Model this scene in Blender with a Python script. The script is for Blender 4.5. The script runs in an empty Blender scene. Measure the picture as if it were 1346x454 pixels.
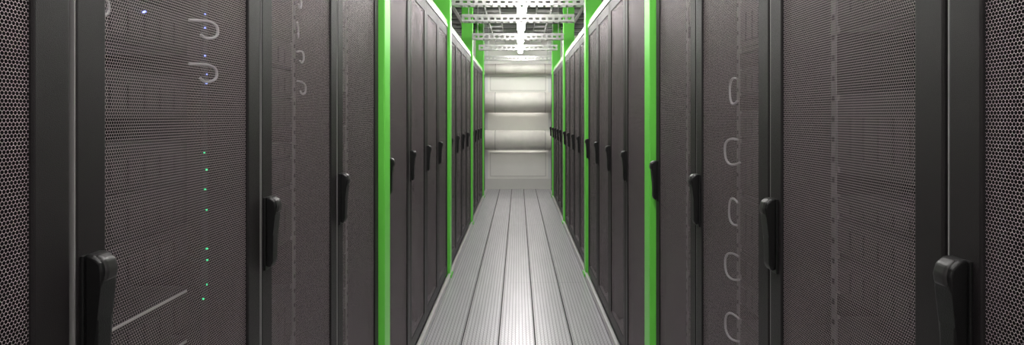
import bpy, bmesh, math, random
from mathutils import Matrix, Vector
random.seed(4)
scene = bpy.context.scene
COL = scene.collection
CAMH = 1.38

# ------------------------------------------------------------------ materials
def new_mat(name):
    m = bpy.data.materials.new(name); m.use_nodes = True
    nt = m.node_tree
    return m, nt, nt.nodes["Principled BSDF"]

def simple(name, col, rough=0.5, metal=0.0, noise=0.0, nscale=8.0, bump=0.0, bscale=200.0, spec=0.5):
    m, nt, b = new_mat(name)
    b.inputs["Base Color"].default_value = (*col, 1)
    b.inputs["Roughness"].default_value = rough
    b.inputs["Metallic"].default_value = metal
    b.inputs["Specular IOR Level"].default_value = spec
    tc = nt.nodes.new("ShaderNodeTexCoord")
    if noise > 0:
        n = nt.nodes.new("ShaderNodeTexNoise"); n.inputs["Scale"].default_value = nscale
        n.inputs["Detail"].default_value = 5
        r = nt.nodes.new("ShaderNodeMapRange")
        r.inputs[1].default_value = 0.3; r.inputs[2].default_value = 0.7
        r.inputs[3].default_value = 1 - noise; r.inputs[4].default_value = 1 + noise
        mx = nt.nodes.new("ShaderNodeVectorMath"); mx.operation = 'SCALE'
        mx.inputs[0].default_value = col
        nt.links.new(tc.outputs["Object"], n.inputs["Vector"])
        nt.links.new(n.outputs["Fac"], r.inputs[0])
        nt.links.new(r.outputs[0], mx.inputs["Scale"])
        nt.links.new(mx.outputs[0], b.inputs["Base Color"])
    if bump > 0:
        n2 = nt.nodes.new("ShaderNodeTexNoise"); n2.inputs["Scale"].default_value = bscale
        bp = nt.nodes.new("ShaderNodeBump"); bp.inputs["Strength"].default_value = bump
        bp.inputs["Distance"].default_value = 0.002
        nt.links.new(tc.outputs["Object"], n2.inputs["Vector"])
        nt.links.new(n2.outputs["Fac"], bp.inputs["Height"])
        nt.links.new(bp.outputs[0], b.inputs["Normal"])
    return m

def emis(name, col, s):
    m, nt, b = new_mat(name)
    b.inputs["Base Color"].default_value = (*col, 1)
    b.inputs["Emission Color"].default_value = (*col, 1)
    b.inputs["Emission Strength"].default_value = s
    return m

def lattice_dist(nt, vec, ax1, ax2, a, hexa=True):
    L = nt.links
    sep = nt.nodes.new("ShaderNodeSeparateXYZ"); L.new(vec, sep.inputs[0])
    b = a * (math.sqrt(3) if hexa else 1)
    def mth(op, x, y=None):
        n = nt.nodes.new("ShaderNodeMath"); n.operation = op
        for i, v in enumerate((x, y)):
            if v is None: continue
            if isinstance(v, (int, float)): n.inputs[i].default_value = v
            else: L.new(v, n.inputs[i])
        return n.outputs[0]
    res = []
    for off in ((0.0, 0.5) if hexa else (0.0,)):
        ds = []
        for ax, p in ((ax1, a), (ax2, b)):
            u = mth('ADD', mth('DIVIDE', sep.outputs[ax], p), off + 100)
            f = mth('SUBTRACT', mth('FRACT', u), 0.5)
            f = mth('MULTIPLY', f, p)
            ds.append(mth('MULTIPLY', f, f))
        res.append(mth('SQRT', mth('ADD', ds[0], ds[1])))
    d = res[0] if len(res) == 1 else mth('MINIMUM', res[0], res[1])
    return d, mth, sep

def mesh_material():
    m, nt, b = new_mat("perforated_steel")
    L = nt.links
    b.inputs["Base Color"].default_value = (0.56, 0.475, 0.50, 1)
    b.inputs["Roughness"].default_value = 0.36
    b.inputs["Metallic"].default_value = 0.4
    tc = nt.nodes.new("ShaderNodeTexCoord")
    d, mth, _ = lattice_dist(nt, tc.outputs["Object"], "Y", "Z", 0.0054)
    hole = mth('LESS_THAN', d, 0.00246)
    tr = nt.nodes.new("ShaderNodeBsdfTransparent")
    mix = nt.nodes.new("ShaderNodeMixShader")
    L.new(hole, mix.inputs[0]); L.new(b.outputs[0], mix.inputs[1]); L.new(tr.outputs[0], mix.inputs[2])
    L.new(mix.outputs[0], nt.nodes["Material Output"].inputs["Surface"])
    return m

def floor_material():
    m, nt, b = new_mat("floor_steel_planks")
    L = nt.links
    tc = nt.nodes.new("ShaderNodeTexCoord")
    b.inputs["Metallic"].default_value = 0.38
    b.inputs["Roughness"].default_value = 0.29
    n = nt.nodes.new("ShaderNodeTexNoise"); n.inputs["Scale"].default_value = 5; n.inputs["Detail"].default_value = 8
    mp = nt.nodes.new("ShaderNodeMapping"); mp.inputs["Scale"].default_value = (4, 0.4, 1)
    L.new(tc.outputs["Object"], mp.inputs[0]); L.new(mp.outputs[0], n.inputs["Vector"])
    cr = nt.nodes.new("ShaderNodeValToRGB")
    cr.color_ramp.elements[0].position = 0.3; cr.color_ramp.elements[0].color = (0.59, 0.575, 0.61, 1)
    cr.color_ramp.elements[1].position = 0.7; cr.color_ramp.elements[1].color = (0.67, 0.655, 0.69, 1)
    L.new(n.outputs["Fac"], cr.inputs[0])
    d, mth, sep = lattice_dist(nt, tc.outputs["Object"], "X", "Y", 0.0225)
    hole = mth('LESS_THAN', d, 0.0045)
    rib = mth('ABSOLUTE', mth('SUBTRACT', mth('FRACT', mth('ADD', mth('DIVIDE', sep.outputs["X"], 0.0225), 100.25)), 0.5))
    ribm = mth('LESS_THAN', rib, 0.11)
    fac = mth('MAXIMUM', mth('MULTIPLY', hole, 0.40), mth('MULTIPLY', ribm, 0.62))
    mx = nt.nodes.new("ShaderNodeMix"); mx.data_type = 'RGBA'
    L.new(fac, mx.inputs[0]); L.new(cr.outputs[0], mx.inputs[6])
    mx.inputs[7].default_value = (0.13, 0.13, 0.14, 1)
    L.new(mx.outputs[2], b.inputs["Base Color"])
    bp = nt.nodes.new("ShaderNodeBump"); bp.inputs["Strength"].default_value = 0.25; bp.inputs["Distance"].default_value = 0.3
    L.new(mth('MINIMUM', d, 0.008), bp.inputs["Height"]); L.new(bp.outputs[0], b.inputs["Normal"])
    return m

M_BLACK = simple("black_powder_coat", (0.010, 0.009, 0.010), 0.5, 0.0, 0.15, 20, 0.3, 900, 0.3)
M_FRAME = simple("door_frame_coat", (0.014, 0.012, 0.0127), 0.46, 0.0, 0.1, 20, 0.35, 900, 0.25)
M_EDGE_GLINT = simple("edge_glint_grey", (0.28, 0.27, 0.27), 0.35, 0.3)
M_MESH = mesh_material()
M_HANDLE = simple("handle_plastic", (0.005, 0.005, 0.005), 0.4, 0, 0.1, 30, 0.3, 700, 0.35)
M_LOCK = simple("handle_grey_cap", (0.022, 0.021, 0.021), 0.42, 0.1)
M_ZINC = simple("zinc_rail", (0.56, 0.555, 0.55), 0.38, 0.4, 0.1, 20)
M_RAIL = simple("rack_rail_zinc", (0.24, 0.23, 0.23), 0.4, 0.6, 0.1, 20)
M_RING = simple("white_ring", (0.36, 0.35, 0.37), 0.4, 0.1)
M_SERVER = simple("server_black", (0.012, 0.012, 0.013), 0.5, 0.1, 0.15, 30, spec=0.3)
M_SILVER = simple("server_silver", (0.6, 0.59, 0.58), 0.35, 0.4)
M_GREEN = simple("green_paint", (0.15, 0.66, 0.075), 0.36, 0, 0.04, 4)
M_WALL = simple("wall_white_paint", (0.91, 0.90, 0.86), 0.6, 0, 0.03, 2)
M_WALLG = simple("wall_grey_paint", (0.70, 0.69, 0.66), 0.6, 0, 0.03, 2)
M_CEIL = simple("ceiling_paint", (0.12, 0.12, 0.118), 0.6, 0, 0.05, 2)
M_CEILD = simple("ceiling_white_rib", (0.38, 0.38, 0.37), 0.5)
M_PIPE = simple("insulated_pipe", (0.70, 0.675, 0.63), 0.55, 0.0, 0.10, 5)
M_SEAM = simple("pipe_seam", (0.38, 0.36, 0.34), 0.5, 0.1)
M_FLOOR = floor_material()
M_FLOORB = simple("floor_base", (0.015, 0.015, 0.016), 0.6)
M_TRIM = simple("trim_aluminium", (0.55, 0.54, 0.53), 0.35, 0.3)
M_LAMP = emis("lamp_diffuser", (1.0, 0.97, 0.95), 96)
M_FILLW = emis("wall_fill_diffuser", (1.0, 0.98, 0.94), 10)
M_LAMPH = simple("lamp_housing", (0.8, 0.8, 0.8), 0.4)
M_LG = emis("led_green", (0.05, 1.0, 0.35), 1.8)
M_LB = emis("led_blue", (0.25, 0.3, 1.0), 3)

# ------------------------------------------------------------------ mesh helpers
class MB:
    def __init__(s): s.bm = bmesh.new(); s.mats = []
    def mi(s, m):
        if m not in s.mats: s.mats.append(m)
        return s.mats.index(m)
    def box(s, x0, x1, y0, y1, z0, z1, m, bev=0):
        r = bmesh.ops.create_cube(s.bm, size=1)
        vs = r["verts"]
        bmesh.ops.transform(s.bm, verts=vs, matrix=Matrix.Translation(((x0+x1)/2, (y0+y1)/2, (z0+z1)/2)) @ Matrix.Diagonal((x1-x0, y1-y0, z1-z0, 1)))
        i = s.mi(m)
        fs = {f for v in vs for f in v.link_faces}
        for f in fs: f.material_index = i
        if bev > 0:
            es = list({e for v in vs for e in v.link_edges})
            rb = bmesh.ops.bevel(s.bm, geom=es, offset=bev, segments=2, affect='EDGES', profile=0.6)
            for f in rb["faces"]: f.material_index = i
        return s
    def cyl(s, p0, p1, r, m, seg=24, r2=None):
        p0, p1 = Vector(p0), Vector(p1); d = p1 - p0
        rr = bmesh.ops.create_cone(s.bm, cap_ends=True, segments=seg, radius1=r, radius2=r if r2 is None else r2, depth=d.length)
        q = Vector((0, 0, 1)).rotation_difference(d.normalized()).to_matrix().to_4x4()
        bmesh.ops.transform(s.bm, verts=rr["verts"], matrix=Matrix.Translation((p0+p1)/2) @ q)
        i = s.mi(m)
        for f in {f for v in rr["verts"] for f in v.link_faces}:
            f.material_index = i
            if len(f.verts) == 4: f.smooth = True
        return s
    def prism(s, pts, y0, y1, m, bev=0):
        a = [s.bm.verts.new((x, y0, z)) for x, z in pts]
        b = [s.bm.verts.new((x, y1, z)) for x, z in pts]
        i = s.mi(m); fs = []
        fs.append(s.bm.faces.new(a)); fs.append(s.bm.faces.new(b[::-1]))
        n = len(pts)
        for k in range(n):
            fs.append(s.bm.faces.new((a[k], b[k], b[(k+1) % n], a[(k+1) % n])))
        for f in fs: f.material_index = i
        if bev > 0:
            es = list({e for f in fs for e in f.edges})
            rb = bmesh.ops.bevel(s.bm, geom=es, offset=bev, segments=3, affect='EDGES', profile=0.6)
            for f in rb["faces"]: f.material_index = i; f.smooth = True
        return s
    def done(s, name):
        me = bpy.data.meshes.new(name)
        bmesh.ops.recalc_face_normals(s.bm, faces=s.bm.faces[:])
        s.bm.to_mesh(me); s.bm.free()
        for m in s.mats: me.materials.append(m)
        return me

def obj(name, me, loc=(0, 0, 0), parent=None, **kw):
    o = bpy.data.objects.new(name, me); COL.objects.link(o)
    o.location = loc
    if parent: o.parent = parent
    for k, v in kw.items(): o[k] = v
    return o

# ------------------------------------------------------------------ room
WY, BY, SX, CZ = 11.52, -2.2, 2.5, 2.95
def struct(name, mb): return obj(name, mb.done(name), kind="structure")
mb = MB()
mb.box(-SX, SX, BY, WY, -0.12, -0.012, M_FLOORB)
xs = [-0.572, -0.345, -0.12, 0.105, 0.33, 0.572]
seams = [BY, 0.1, 2.62, 5.05, 7.72, 10.27, WY]
for i in range(5):
    for j in range(len(seams)-1):
        mb.box(xs[i]+0.005, xs[i+1]-0.005, seams[j]+0.001, seams[j+1]-0.001, -0.0125, 0, M_FLOOR)
for s in (-1, 1):
    a, b = sorted((s*0.573, s*SX))
    mb.box(a, b, BY, WY, -0.0125, 0, M_FLOOR)
struct("floor", mb)
mb = MB(); mb.box(-SX, SX, WY, WY+0.1, 0, CZ, M_WALL); struct("wall_far", mb)
for k, x in enumerate((-0.6, 0.6)):
    mb = MB(); mb.box(x-0.03, x+0.03, WY-0.02, WY, 0.2, CZ, M_LAMPH); struct("trim_%d" % (k+3), mb)
n = 5
for z0, z1 in ((1.86, 2.14), (0.24, 0.70)):
    mb = MB()
    mb.box(-0.53, 0.53, WY-0.012, WY, z0, z0+0.016, M_WALLG)
    mb.box(-0.53, 0.53, WY-0.012, WY, z1-0.016, z1, M_WALLG)
    mb.box(-0.53, -0.514, WY-0.012, WY, z0+0.016, z1-0.016, M_WALLG)
    mb.box(0.514, 0.53, WY-0.012, WY, z0+0.016, z1-0.016, M_WALLG)
    struct("trim_%d" % n, mb); n += 1
mb = MB(); mb.box(-SX, SX, WY-0.02, WY, 0, 0.2, M_WALLG); struct("baseboard_far", mb)
mb = MB(); mb.box(-SX, SX, BY-0.1, BY, 0, CZ, M_WALLG); struct("wall_near", mb)
mb = MB(); mb.box(-SX-0.1, -SX, BY, WY, 0, CZ, M_WALLG); struct("wall_left", mb)
mb = MB(); mb.box(SX, SX+0.1, BY, WY, 0, CZ, M_WALLG); struct("wall_right", mb)
mb = MB(); mb.box(-SX, SX, BY, WY, CZ, CZ+0.1, M_CEIL)
y = BY+0.1
while y < WY-0.1:
    mb.box(-SX, SX, y, y+0.07, CZ-0.05, CZ, M_CEILD); y += 0.5
for x in (-0.9, 0.9):
    mb.box(x-0.02, x+0.02, BY, WY, CZ-0.07, CZ-0.05, M_TRIM)
struct("ceiling", mb)
for k, s in enumerate((-1, 1)):
    a, b = sorted((s*0.576, s*0.598))
    mb = MB(); mb.box(a, b, BY, 11.1, 0.0, 0.035, M_TRIM, 0.003)
    struct("trim_%d" % (k+1), mb)

# ------------------------------------------------------------------ rack meshes (local: front faces -x, y 0..0.6)
RH = 2.14
W = 0.6
mb = MB()
mb.box(0.03, 1.0, 0.002, 0.006, 0.0, RH, M_BLACK)
mb.box(0.03, 1.0, 0.594, 0.598, 0.0, RH, M_BLACK)
mb.box(0.03, 1.0, 0.006, 0.594, RH-0.03, RH, M_BLACK)
mb.box(0.985, 1.0, 0.006, 0.594, 0.04, RH-0.03, M_BLACK)
mb.box(0.03, 1.0, 0.006, 0.594, 0.0, 0.05, M_BLACK)
mb.box(0.032, 0.07, 0.006, 0.03, 0.05, RH-0.03, M_BLACK)
mb.box(0.032, 0.07, 0.57, 0.594, 0.05, RH-0.03, M_BLACK)
mb.box(0.03, 0.034, 0.006, 0.594, 0.0, 0.045, M_BLACK)
body_me = mb.done("body")
mb = MB()
for y0 in (0.065, 0.515):
    mb.box(0.115, 0.118, y0, y0+0.02, 0.05, RH-0.03, M_RAIL)
    for k in range(44):
        z = 0.08+k*0.046
        mb.box(0.1135, 0.1152, y0+0.006, y0+0.014, z, z+0.012, M_BLACK)
rail_me = mb.done("mounting_rail")

DZ0, DZ1 = 0.045, RH-0.01
ST = 0.062
mb = MB()
mb.box(0.0, 0.028, 0.005, 0.004+ST, DZ0, DZ1, M_FRAME, 0.003)
mb.box(0.0, 0.028, 0.596-ST, 0.593, DZ0, DZ1, M_FRAME, 0.003)
mb.box(0.001, 0.027, 0.004+ST-0.003, 0.596-ST+0.003, DZ0, DZ0+0.07, M_FRAME, 0.002)
mb.box(0.001, 0.027, 0.004+ST-0.003, 0.596-ST+0.003, DZ1-0.07, DZ1, M_FRAME, 0.002)
mb.box(0.001, 0.02, 0.5935, 0.596, DZ0+0.004, DZ1-0.004, M_EDGE_GLINT)  # light grey strip painted in for light reflected off the door edge
door_me = mb.done("door")
mb = MB()
v = [mb.bm.verts.new(p) for p in ((0.006, 0.004+ST-0.002, DZ0+0.066), (0.006, 0.596-ST+0.002, DZ0+0.066), (0.006, 0.596-ST+0.002, DZ1-0.066), (0.006, 0.004+ST-0.002, DZ1-0.066))]
f = mb.bm.faces.new(v); f.material_index = mb.mi(M_MESH)
panel_me = mb.done("mesh_panel")
hy = 0.567
mb = MB()
mb.box(-0.005, 0.001, hy-0.020, hy+0.020, 1.015, 1.188, M_HANDLE, 0.002)
mb.prism([(-0.003, 1.025), (-0.014, 1.021), (-0.020, 1.034), (-0.021, 1.10), (-0.026, 1.145), (-0.030, 1.166), (-0.027, 1.178), (-0.016, 1.188), (-0.003, 1.190)], hy-0.017, hy+0.017, M_HANDLE, 0.005)
mb.prism([(-0.020, 1.150), (-0.0315, 1.152), (-0.0335, 1.166), (-0.029, 1.181), (-0.017, 1.190), (-0.012, 1.180)], hy-0.012, hy+0.012, M_LOCK, 0.0045)
handle_me = mb.done("handle")
def tube_mesh(name, pts, r, mat):
    cu = bpy.data.curves.new(name, 'CURVE'); cu.dimensions = '3D'
    sp = cu.splines.new('NURBS'); sp.points.add(len(pts)-1)
    for p, q in zip(sp.points, pts): p.co = (*q, 1)
    sp.order_u = 3; sp.use_endpoint_u = True
    cu.bevel_depth = r; cu.bevel_resolution = 2; cu.resolution_u = 5; cu.use_fill_caps = True
    t = bpy.data.objects.new("t", cu); COL.objects.link(t)
    dg = bpy.context.evaluated_depsgraph_get()
    me = bpy.data.meshes.new_from_object(t.evaluated_get(dg))
    bpy.data.objects.remove(t); me.name = name
    me.materials.clear(); me.materials.append(mat)
    for p in me.polygons: p.use_smooth = True
    return me
def ring(s, sz=1.0):
    P = [(0.0, 0.0, 0.018), (0.0, -0.03, 0.019), (0, -0.055, 0.018), (0, -0.072, 0.012), (0, -0.076, 0.0), (0, -0.072, -0.012), (0, -0.055, -0.018), (0, -0.035, -0.018), (0, -0.028, -0.010)]
    return [(x*s, y*s, z*s*sz) for x, y, z in P]
ring_small = tube_mesh("cable_ring", ring(1.0), 0.003, M_RING)
P = [(0, -0.02, 0.030), (0, 0.0, 0.036), (0, 0.03, 0.034), (0, 0.045, 0.02), (0, 0.048, 0.0), (0, 0.045, -0.02), (0, 0.03, -0.034), (0, 0.0, -0.036), (0, -0.02, -0.03)]
ring_big = tube_mesh("cable_ring", [(x, y, z*1.15) for x, y, z in P], 0.0035, M_RING)
led = {}
for nm, m in (("g", M_LG), ("b", M_LB)):
    mb = MB(); mb.box(-0.003, 0.001, 0, 0.0028, 0, 0.0028, m); led[nm] = mb.done("indicator_light")
mb = MB(); mb.box(0, 0.03, 0, 0.03, 0.2, 2.0, M_SERVER, 0.002)
for k in range(30):
    mb.box(-0.001, 0.001, 0.008, 0.022, 0.24+k*0.058, 0.24+k*0.058+0.03, M_BLACK)
strip_me = mb.done("power_strip")

racks = []
def add_rack(side, start, rings=None, strip=False, group="server racks along the aisle"):
    e = bpy.data.objects.new("server_rack", None); COL.objects.link(e)
    e.empty_display_size = 0.1
    if side > 0: e.location = (0.6, start, 0)
    else: e.location = (-0.6, start+0.6, 0); e.rotation_euler = (0, 0, math.pi)
    e["label"] = "tall black server rack with perforated steel door and swing handle"
    e["category"] = "server rack"; e["group"] = group
    obj("body", body_me, parent=e)
    d = obj("door", door_me, parent=e)
    obj("mesh_panel", panel_me, parent=d, label="perforated dark grey steel mesh")
    obj("handle", handle_me, parent=d, label="black swing handle with grey lock cap")
    if start < 5.2:
        obj("mounting_rail", rail_me, parent=e, label="zinc mounting rails with square holes")
    for k, (ly, z, me) in enumerate(rings or []):
        r = obj("cable_ring", me, (0.075, ly, z), parent=e, label="white wire cable ring")
        r.rotation_euler = (random.uniform(-0.15, 0.15), 0, random.uniform(-0.4, 0.4))
    if strip:
        ps = obj("power_strip", strip_me, (0.079, 0.088, 0), parent=e, label="black power strip with tiny status lights")
        for z in (1.30, 1.262, 1.22, 1.175, 1.09, 1.065, 1.012, 0.985):
            obj("indicator_light", led["g"], (0, 0.002+0.02*random.random(), z), parent=ps, label="tiny glowing green status light")
        for z in (1.60, 1.57, 1.51, 1.47, 1.45):
            obj("indicator_light", led["b"], (0, 0.004+0.012*random.random(), z), parent=ps, label="tiny glowing blue status light")
    racks.append((e, side, start))
    return e

def starts(off):
    r = [(-0.38+off), 0.22+off, 0.82+off, 1.42+off, 2.02+off]
    posts = []
    p = 2.62+off
    while p < 10.5:
        posts.append(p)
        for k in range(4):
            s = p+0.15+0.6*k
            if s+0.6 < 11.15: r.append(s)
        p += 2.55
    return r, posts
for side, off in ((-1, 0.0), (1, 0.035)):
    rs, posts = starts(off)
    for s in rs:
        rings = None; strip = False
        if side < 0 and abs(s-0.82) < .01: rings = [(0.17, CAMH+z, ring_small) for z in (0.18, 0.09)] + [(0.50, CAMH+z, ring_small) for z in (0.17, 0.10)]; strip = True
        if side < 0 and abs(s-1.42) < .01: rings = [(0.16, CAMH+z, ring_small) for z in (0.36, 0.27, 0.18, 0.09)]
        if side > 0 and abs(s-1.455) < .01: rings = [(0.44, CAMH+z, ring_big) for z in (0.08, -0.11, -0.30, -0.47, -0.66)]
        add_rack(side, s, rings, strip)
    for p in posts:
        mb = MB()
        a, b = sorted((side*0.58, side*0.72))
        mb.box(a, b, p+0.03, p+0.140, 0.0, CZ, M_GREEN, 0.004)
        c = obj("support_column", mb.done("support_column"), label="bright green steel column between server racks", category="column", group="green columns")
        mb = MB(); a, b = sorted((side*0.567, side*0.598))
        mb.box(a, b, p+0.015, p+0.15, 0.0, 0.025, M_GREEN, 0.003)
        obj("base_plate", mb.done("base_plate"), parent=c)
    mb = MB(); a, b = sorted((side*0.60, side*0.615))
    mb.box(a, b, BY+1.6, 11.1, RH+0.001, RH+0.025, M_TRIM)
    a, b = sorted((side*0.605, side*0.64))
    mb.box(a, b, BY+1.6, 11.1, RH+0.025, RH+0.06, M_GREEN)
    obj("top_rail", mb.done("top_rail"), label="green and white rail running along rack tops", category="rail")

# ------------------------------------------------------------------ servers inside near racks
def server_mesh(h, kind):
    mb = MB()
    mb.box(0.0, 0.7, 0.0, 0.43, 0, h, M_SERVER, 0.002)
    mb.box(-0.006, 0.0, 0.0, 0.43, h*0.08, h*0.92, M_BLACK, 0.001)
    for y0 in (-0.012, 0.43): mb.box(-0.004, 0.0, y0, y0+0.012, 0, h, M_RAIL)
    if kind == 'silver':
        mb.box(-0.012, -0.006, 0.0, 0.43, h-0.007, h-0.004, M_SILVER)
    n = 8
    for k in range(n):
        y0 = 0.02+k*0.4/n
        mb.box(-0.010, -0.006, y0+0.003, y0+0.4/n-0.003, h*0.2, h*0.7, M_FRAME)
    return mb.done("server")
SV = []
for h, kind in ((0.043, 'a'), (0.087, 'a'), (0.176, 'a'), (0.087, 'silver')):
    SV.append((h, server_mesh(h, kind)))
def put_server(e, i, z, blue=False):
    h, me = SV[i]
    lab = "black rack-mounted server with a silver front edge" if i == 3 else "black rack-mounted server with small drive bays"
    o = obj("server", me, label=lab, category="server", group="servers mounted in the racks")
    o.matrix_world = e.matrix_basis @ Matrix.Translation((0.125, 0.085, z))
    if blue:
        for _ in range(2):
            obj("indicator_light", led["b"], (-0.008, 0.08+random.random()*0.15, h*(0.72+0.1*random.random())), parent=o, label="tiny glowing blue status light")
    return h
for e, side, s in racks:
    if not (0.1 < s < 4.0): continue
    z = 0.12 + random.random()*0.1
    if side < 0 and abs(s-0.82) < 0.01:
        for i, zz in ((2, 0.15), (1, 0.4), (1, 0.56), (3, 0.70), (3, 0.813), (3, 0.921)): put_server(e, i, zz)
        z = 1.06
    while z < 1.95:
        i = random.choice((0, 1, 1, 1, 2))
        if z+SV[i][0] > 2.05: break
        h = put_server(e, i, z, side < 0 and s < 1.0 and z > 1.4)
        z += h + random.choice((0.003, 0.003, 0.05, 0.14))

# ------------------------------------------------------------------ cross trays hung from the ceiling
def tray_mesh():
    mb = MB(); L = 0.565; H = 0.075
    for y0 in (0.0, 0.098):
        mb.box(-L, L, y0, y0+0.002, 0, 0.020, M_ZINC)
        mb.box(-L, L, y0, y0+0.002, H-0.020, H, M_ZINC)
        x = -L
        while x < L-0.01:
            mb.box(x, min(x+0.02, L), y0+0.0001, y0+0.0019, 0.02, H-0.02, M_ZINC); x += 0.065
    x = -L
    while x < L-0.01:
        mb.box(x, min(x+0.022, L), 0.001, 0.099, 0, 0.002, M_ZINC); x += 0.065
    mb.box(-L, L, 0.0, 0.02, 0.0, 0.002, M_ZINC); mb.box(-L, L, 0.08, 0.1, 0.0, 0.002, M_ZINC)
    return mb.done("cable_tray")
tm = tray_mesh()
mb = MB()
for x in (-0.5, 0.5): mb.cyl((x, 0.05, 0.0), (x, 0.05, CZ-2.33), 0.004, M_ZINC, 8)
rodm = mb.done("threaded_rod")
for y in (3.6, 5.20, 6.1, 7.5, 8.7, 10.3):
    t = obj("cable_tray", tm, (0, y, 2.33), label="galvanised perforated cable tray spanning the aisle", category="cable tray", group="cable trays across the aisle")
    obj("threaded_rod", rodm, parent=t)
for x0 in (-0.42, 0.24):
    mb = MB()
    for x in (x0, x0+0.18): mb.box(x, x+0.004, 1.0, 11.3, 0, 0.05, M_ZINC)
    y = 1.05
    while y < 11.3:
        mb.box(x0+0.004, x0+0.18, y, y+0.03, 0.005, 0.02, M_ZINC); y += 0.45
    for y in (2.0, 5.0, 8.0, 11.0):
        for x in (x0-0.004, x0+0.188): mb.cyl((x, y, 0.0), (x, y, CZ-2.72), 0.004, M_ZINC, 8)
    obj("ladder_tray", mb.done("ladder_tray"), (0, 0, 2.72), label="galvanised ladder tray running lengthwise under the ceiling", category="cable tray", group="ladder trays under the ceiling")

# ------------------------------------------------------------------ lamps
LL = 0.72
mb = MB(); mb.box(-0.055, 0.055, 0, LL, 0.04, 0.06, M_TRIM, 0.004); hous = mb.done("housing")
mb = MB(); mb.box(-0.036, 0.036, 0.01, LL-0.01, 0.0, 0.04, M_LAMP, 0.012); diff = mb.done("diffuser")
mb = MB()
for yy in (0.12, LL-0.12): mb.cyl((0, yy, 0.058), (0, yy, CZ-2.5), 0.004, M_ZINC, 8)
susp = mb.done("suspension_rod")
y = -1.66
while y < 10.8:
    e = bpy.data.objects.new("ceiling_lamp", None); COL.objects.link(e); e.location = (0.04, y, 2.5)
    e["label"] = "slim white fluorescent batten lamp hanging above aisle"; e["category"] = "lamp"; e["group"] = "aisle lamps"
    obj("housing", hous, parent=e); obj("diffuser", diff, parent=e, label="glowing white diffuser"); obj("suspension_rod", susp, parent=e)
    y += 1.31
# ------------------------------------------------------------------ pipes at the end wall
def pipe(z, r, y):
    mb = MB(); mb.cyl((-2.45, y, z), (2.45, y, z), r, M_PIPE, 64)
    p = obj("insulated_pipe", mb.done("insulated_pipe"), label="large horizontal insulated pipe with metallic jacket", category="pipe", group="pipes on the end wall")
    for x in (-1.3, -0.42, 0.5, 1.3):
        mb = MB(); mb.cyl((x-0.006, y, z), (x+0.006, y, z), r+0.003, M_SEAM, 64)
        mb.box(x-0.015, x+0.015, y, WY-0.001, z-0.015, z+0.015, M_ZINC)
        obj("pipe_clamp", mb.done("pipe_clamp"), parent=p)
pipe(1.634, 0.19, 11.28); pipe(0.936, 0.185, 11.28); pipe(2.27, 0.09, 11.36)
for z in (1.49, 0.80):  # hidden lamps: upper makes the bright wall strip, lower added to lighten the wall
    mb = MB(); mb.box(-0.52, 0.52, 11.502, 11.519, z-0.012, z+0.012, M_LAMPH, 0.003)
    wl = obj("wall_fill_lamp", mb.done("wall_fill_lamp"), label="hidden batten lamp added behind pipe to brighten wall", category="lamp", group="added wall lamps behind the pipes")
    mb = MB(); mb.box(-0.5, 0.5, 11.490, 11.502, z-0.010, z+0.010, M_FILLW, 0.002)
    obj("diffuser", mb.done("diffuser"), parent=wl)

# ------------------------------------------------------------------ world, camera
w = bpy.data.worlds.new("World"); scene.world = w; w.use_nodes = True
w.node_tree.nodes["Background"].inputs[0].default_value = (0.9, 0.9, 1, 1)
w.node_tree.nodes["Background"].inputs[1].default_value = 0.05
cd = bpy.data.cameras.new("camera"); cam = bpy.data.objects.new("camera", cd); COL.objects.link(cam)
cam.location = (0, 0, CAMH); cam.rotation_euler = (math.pi/2, 0, 0)
cd.sensor_width = 36; cd.lens = 800/1346*36
cd.shift_x = -8/1346; cd.shift_y = -74/1346; cd.clip_start = 0.02
scene.camera = cam
scene.view_settings.view_transform = 'Standard'
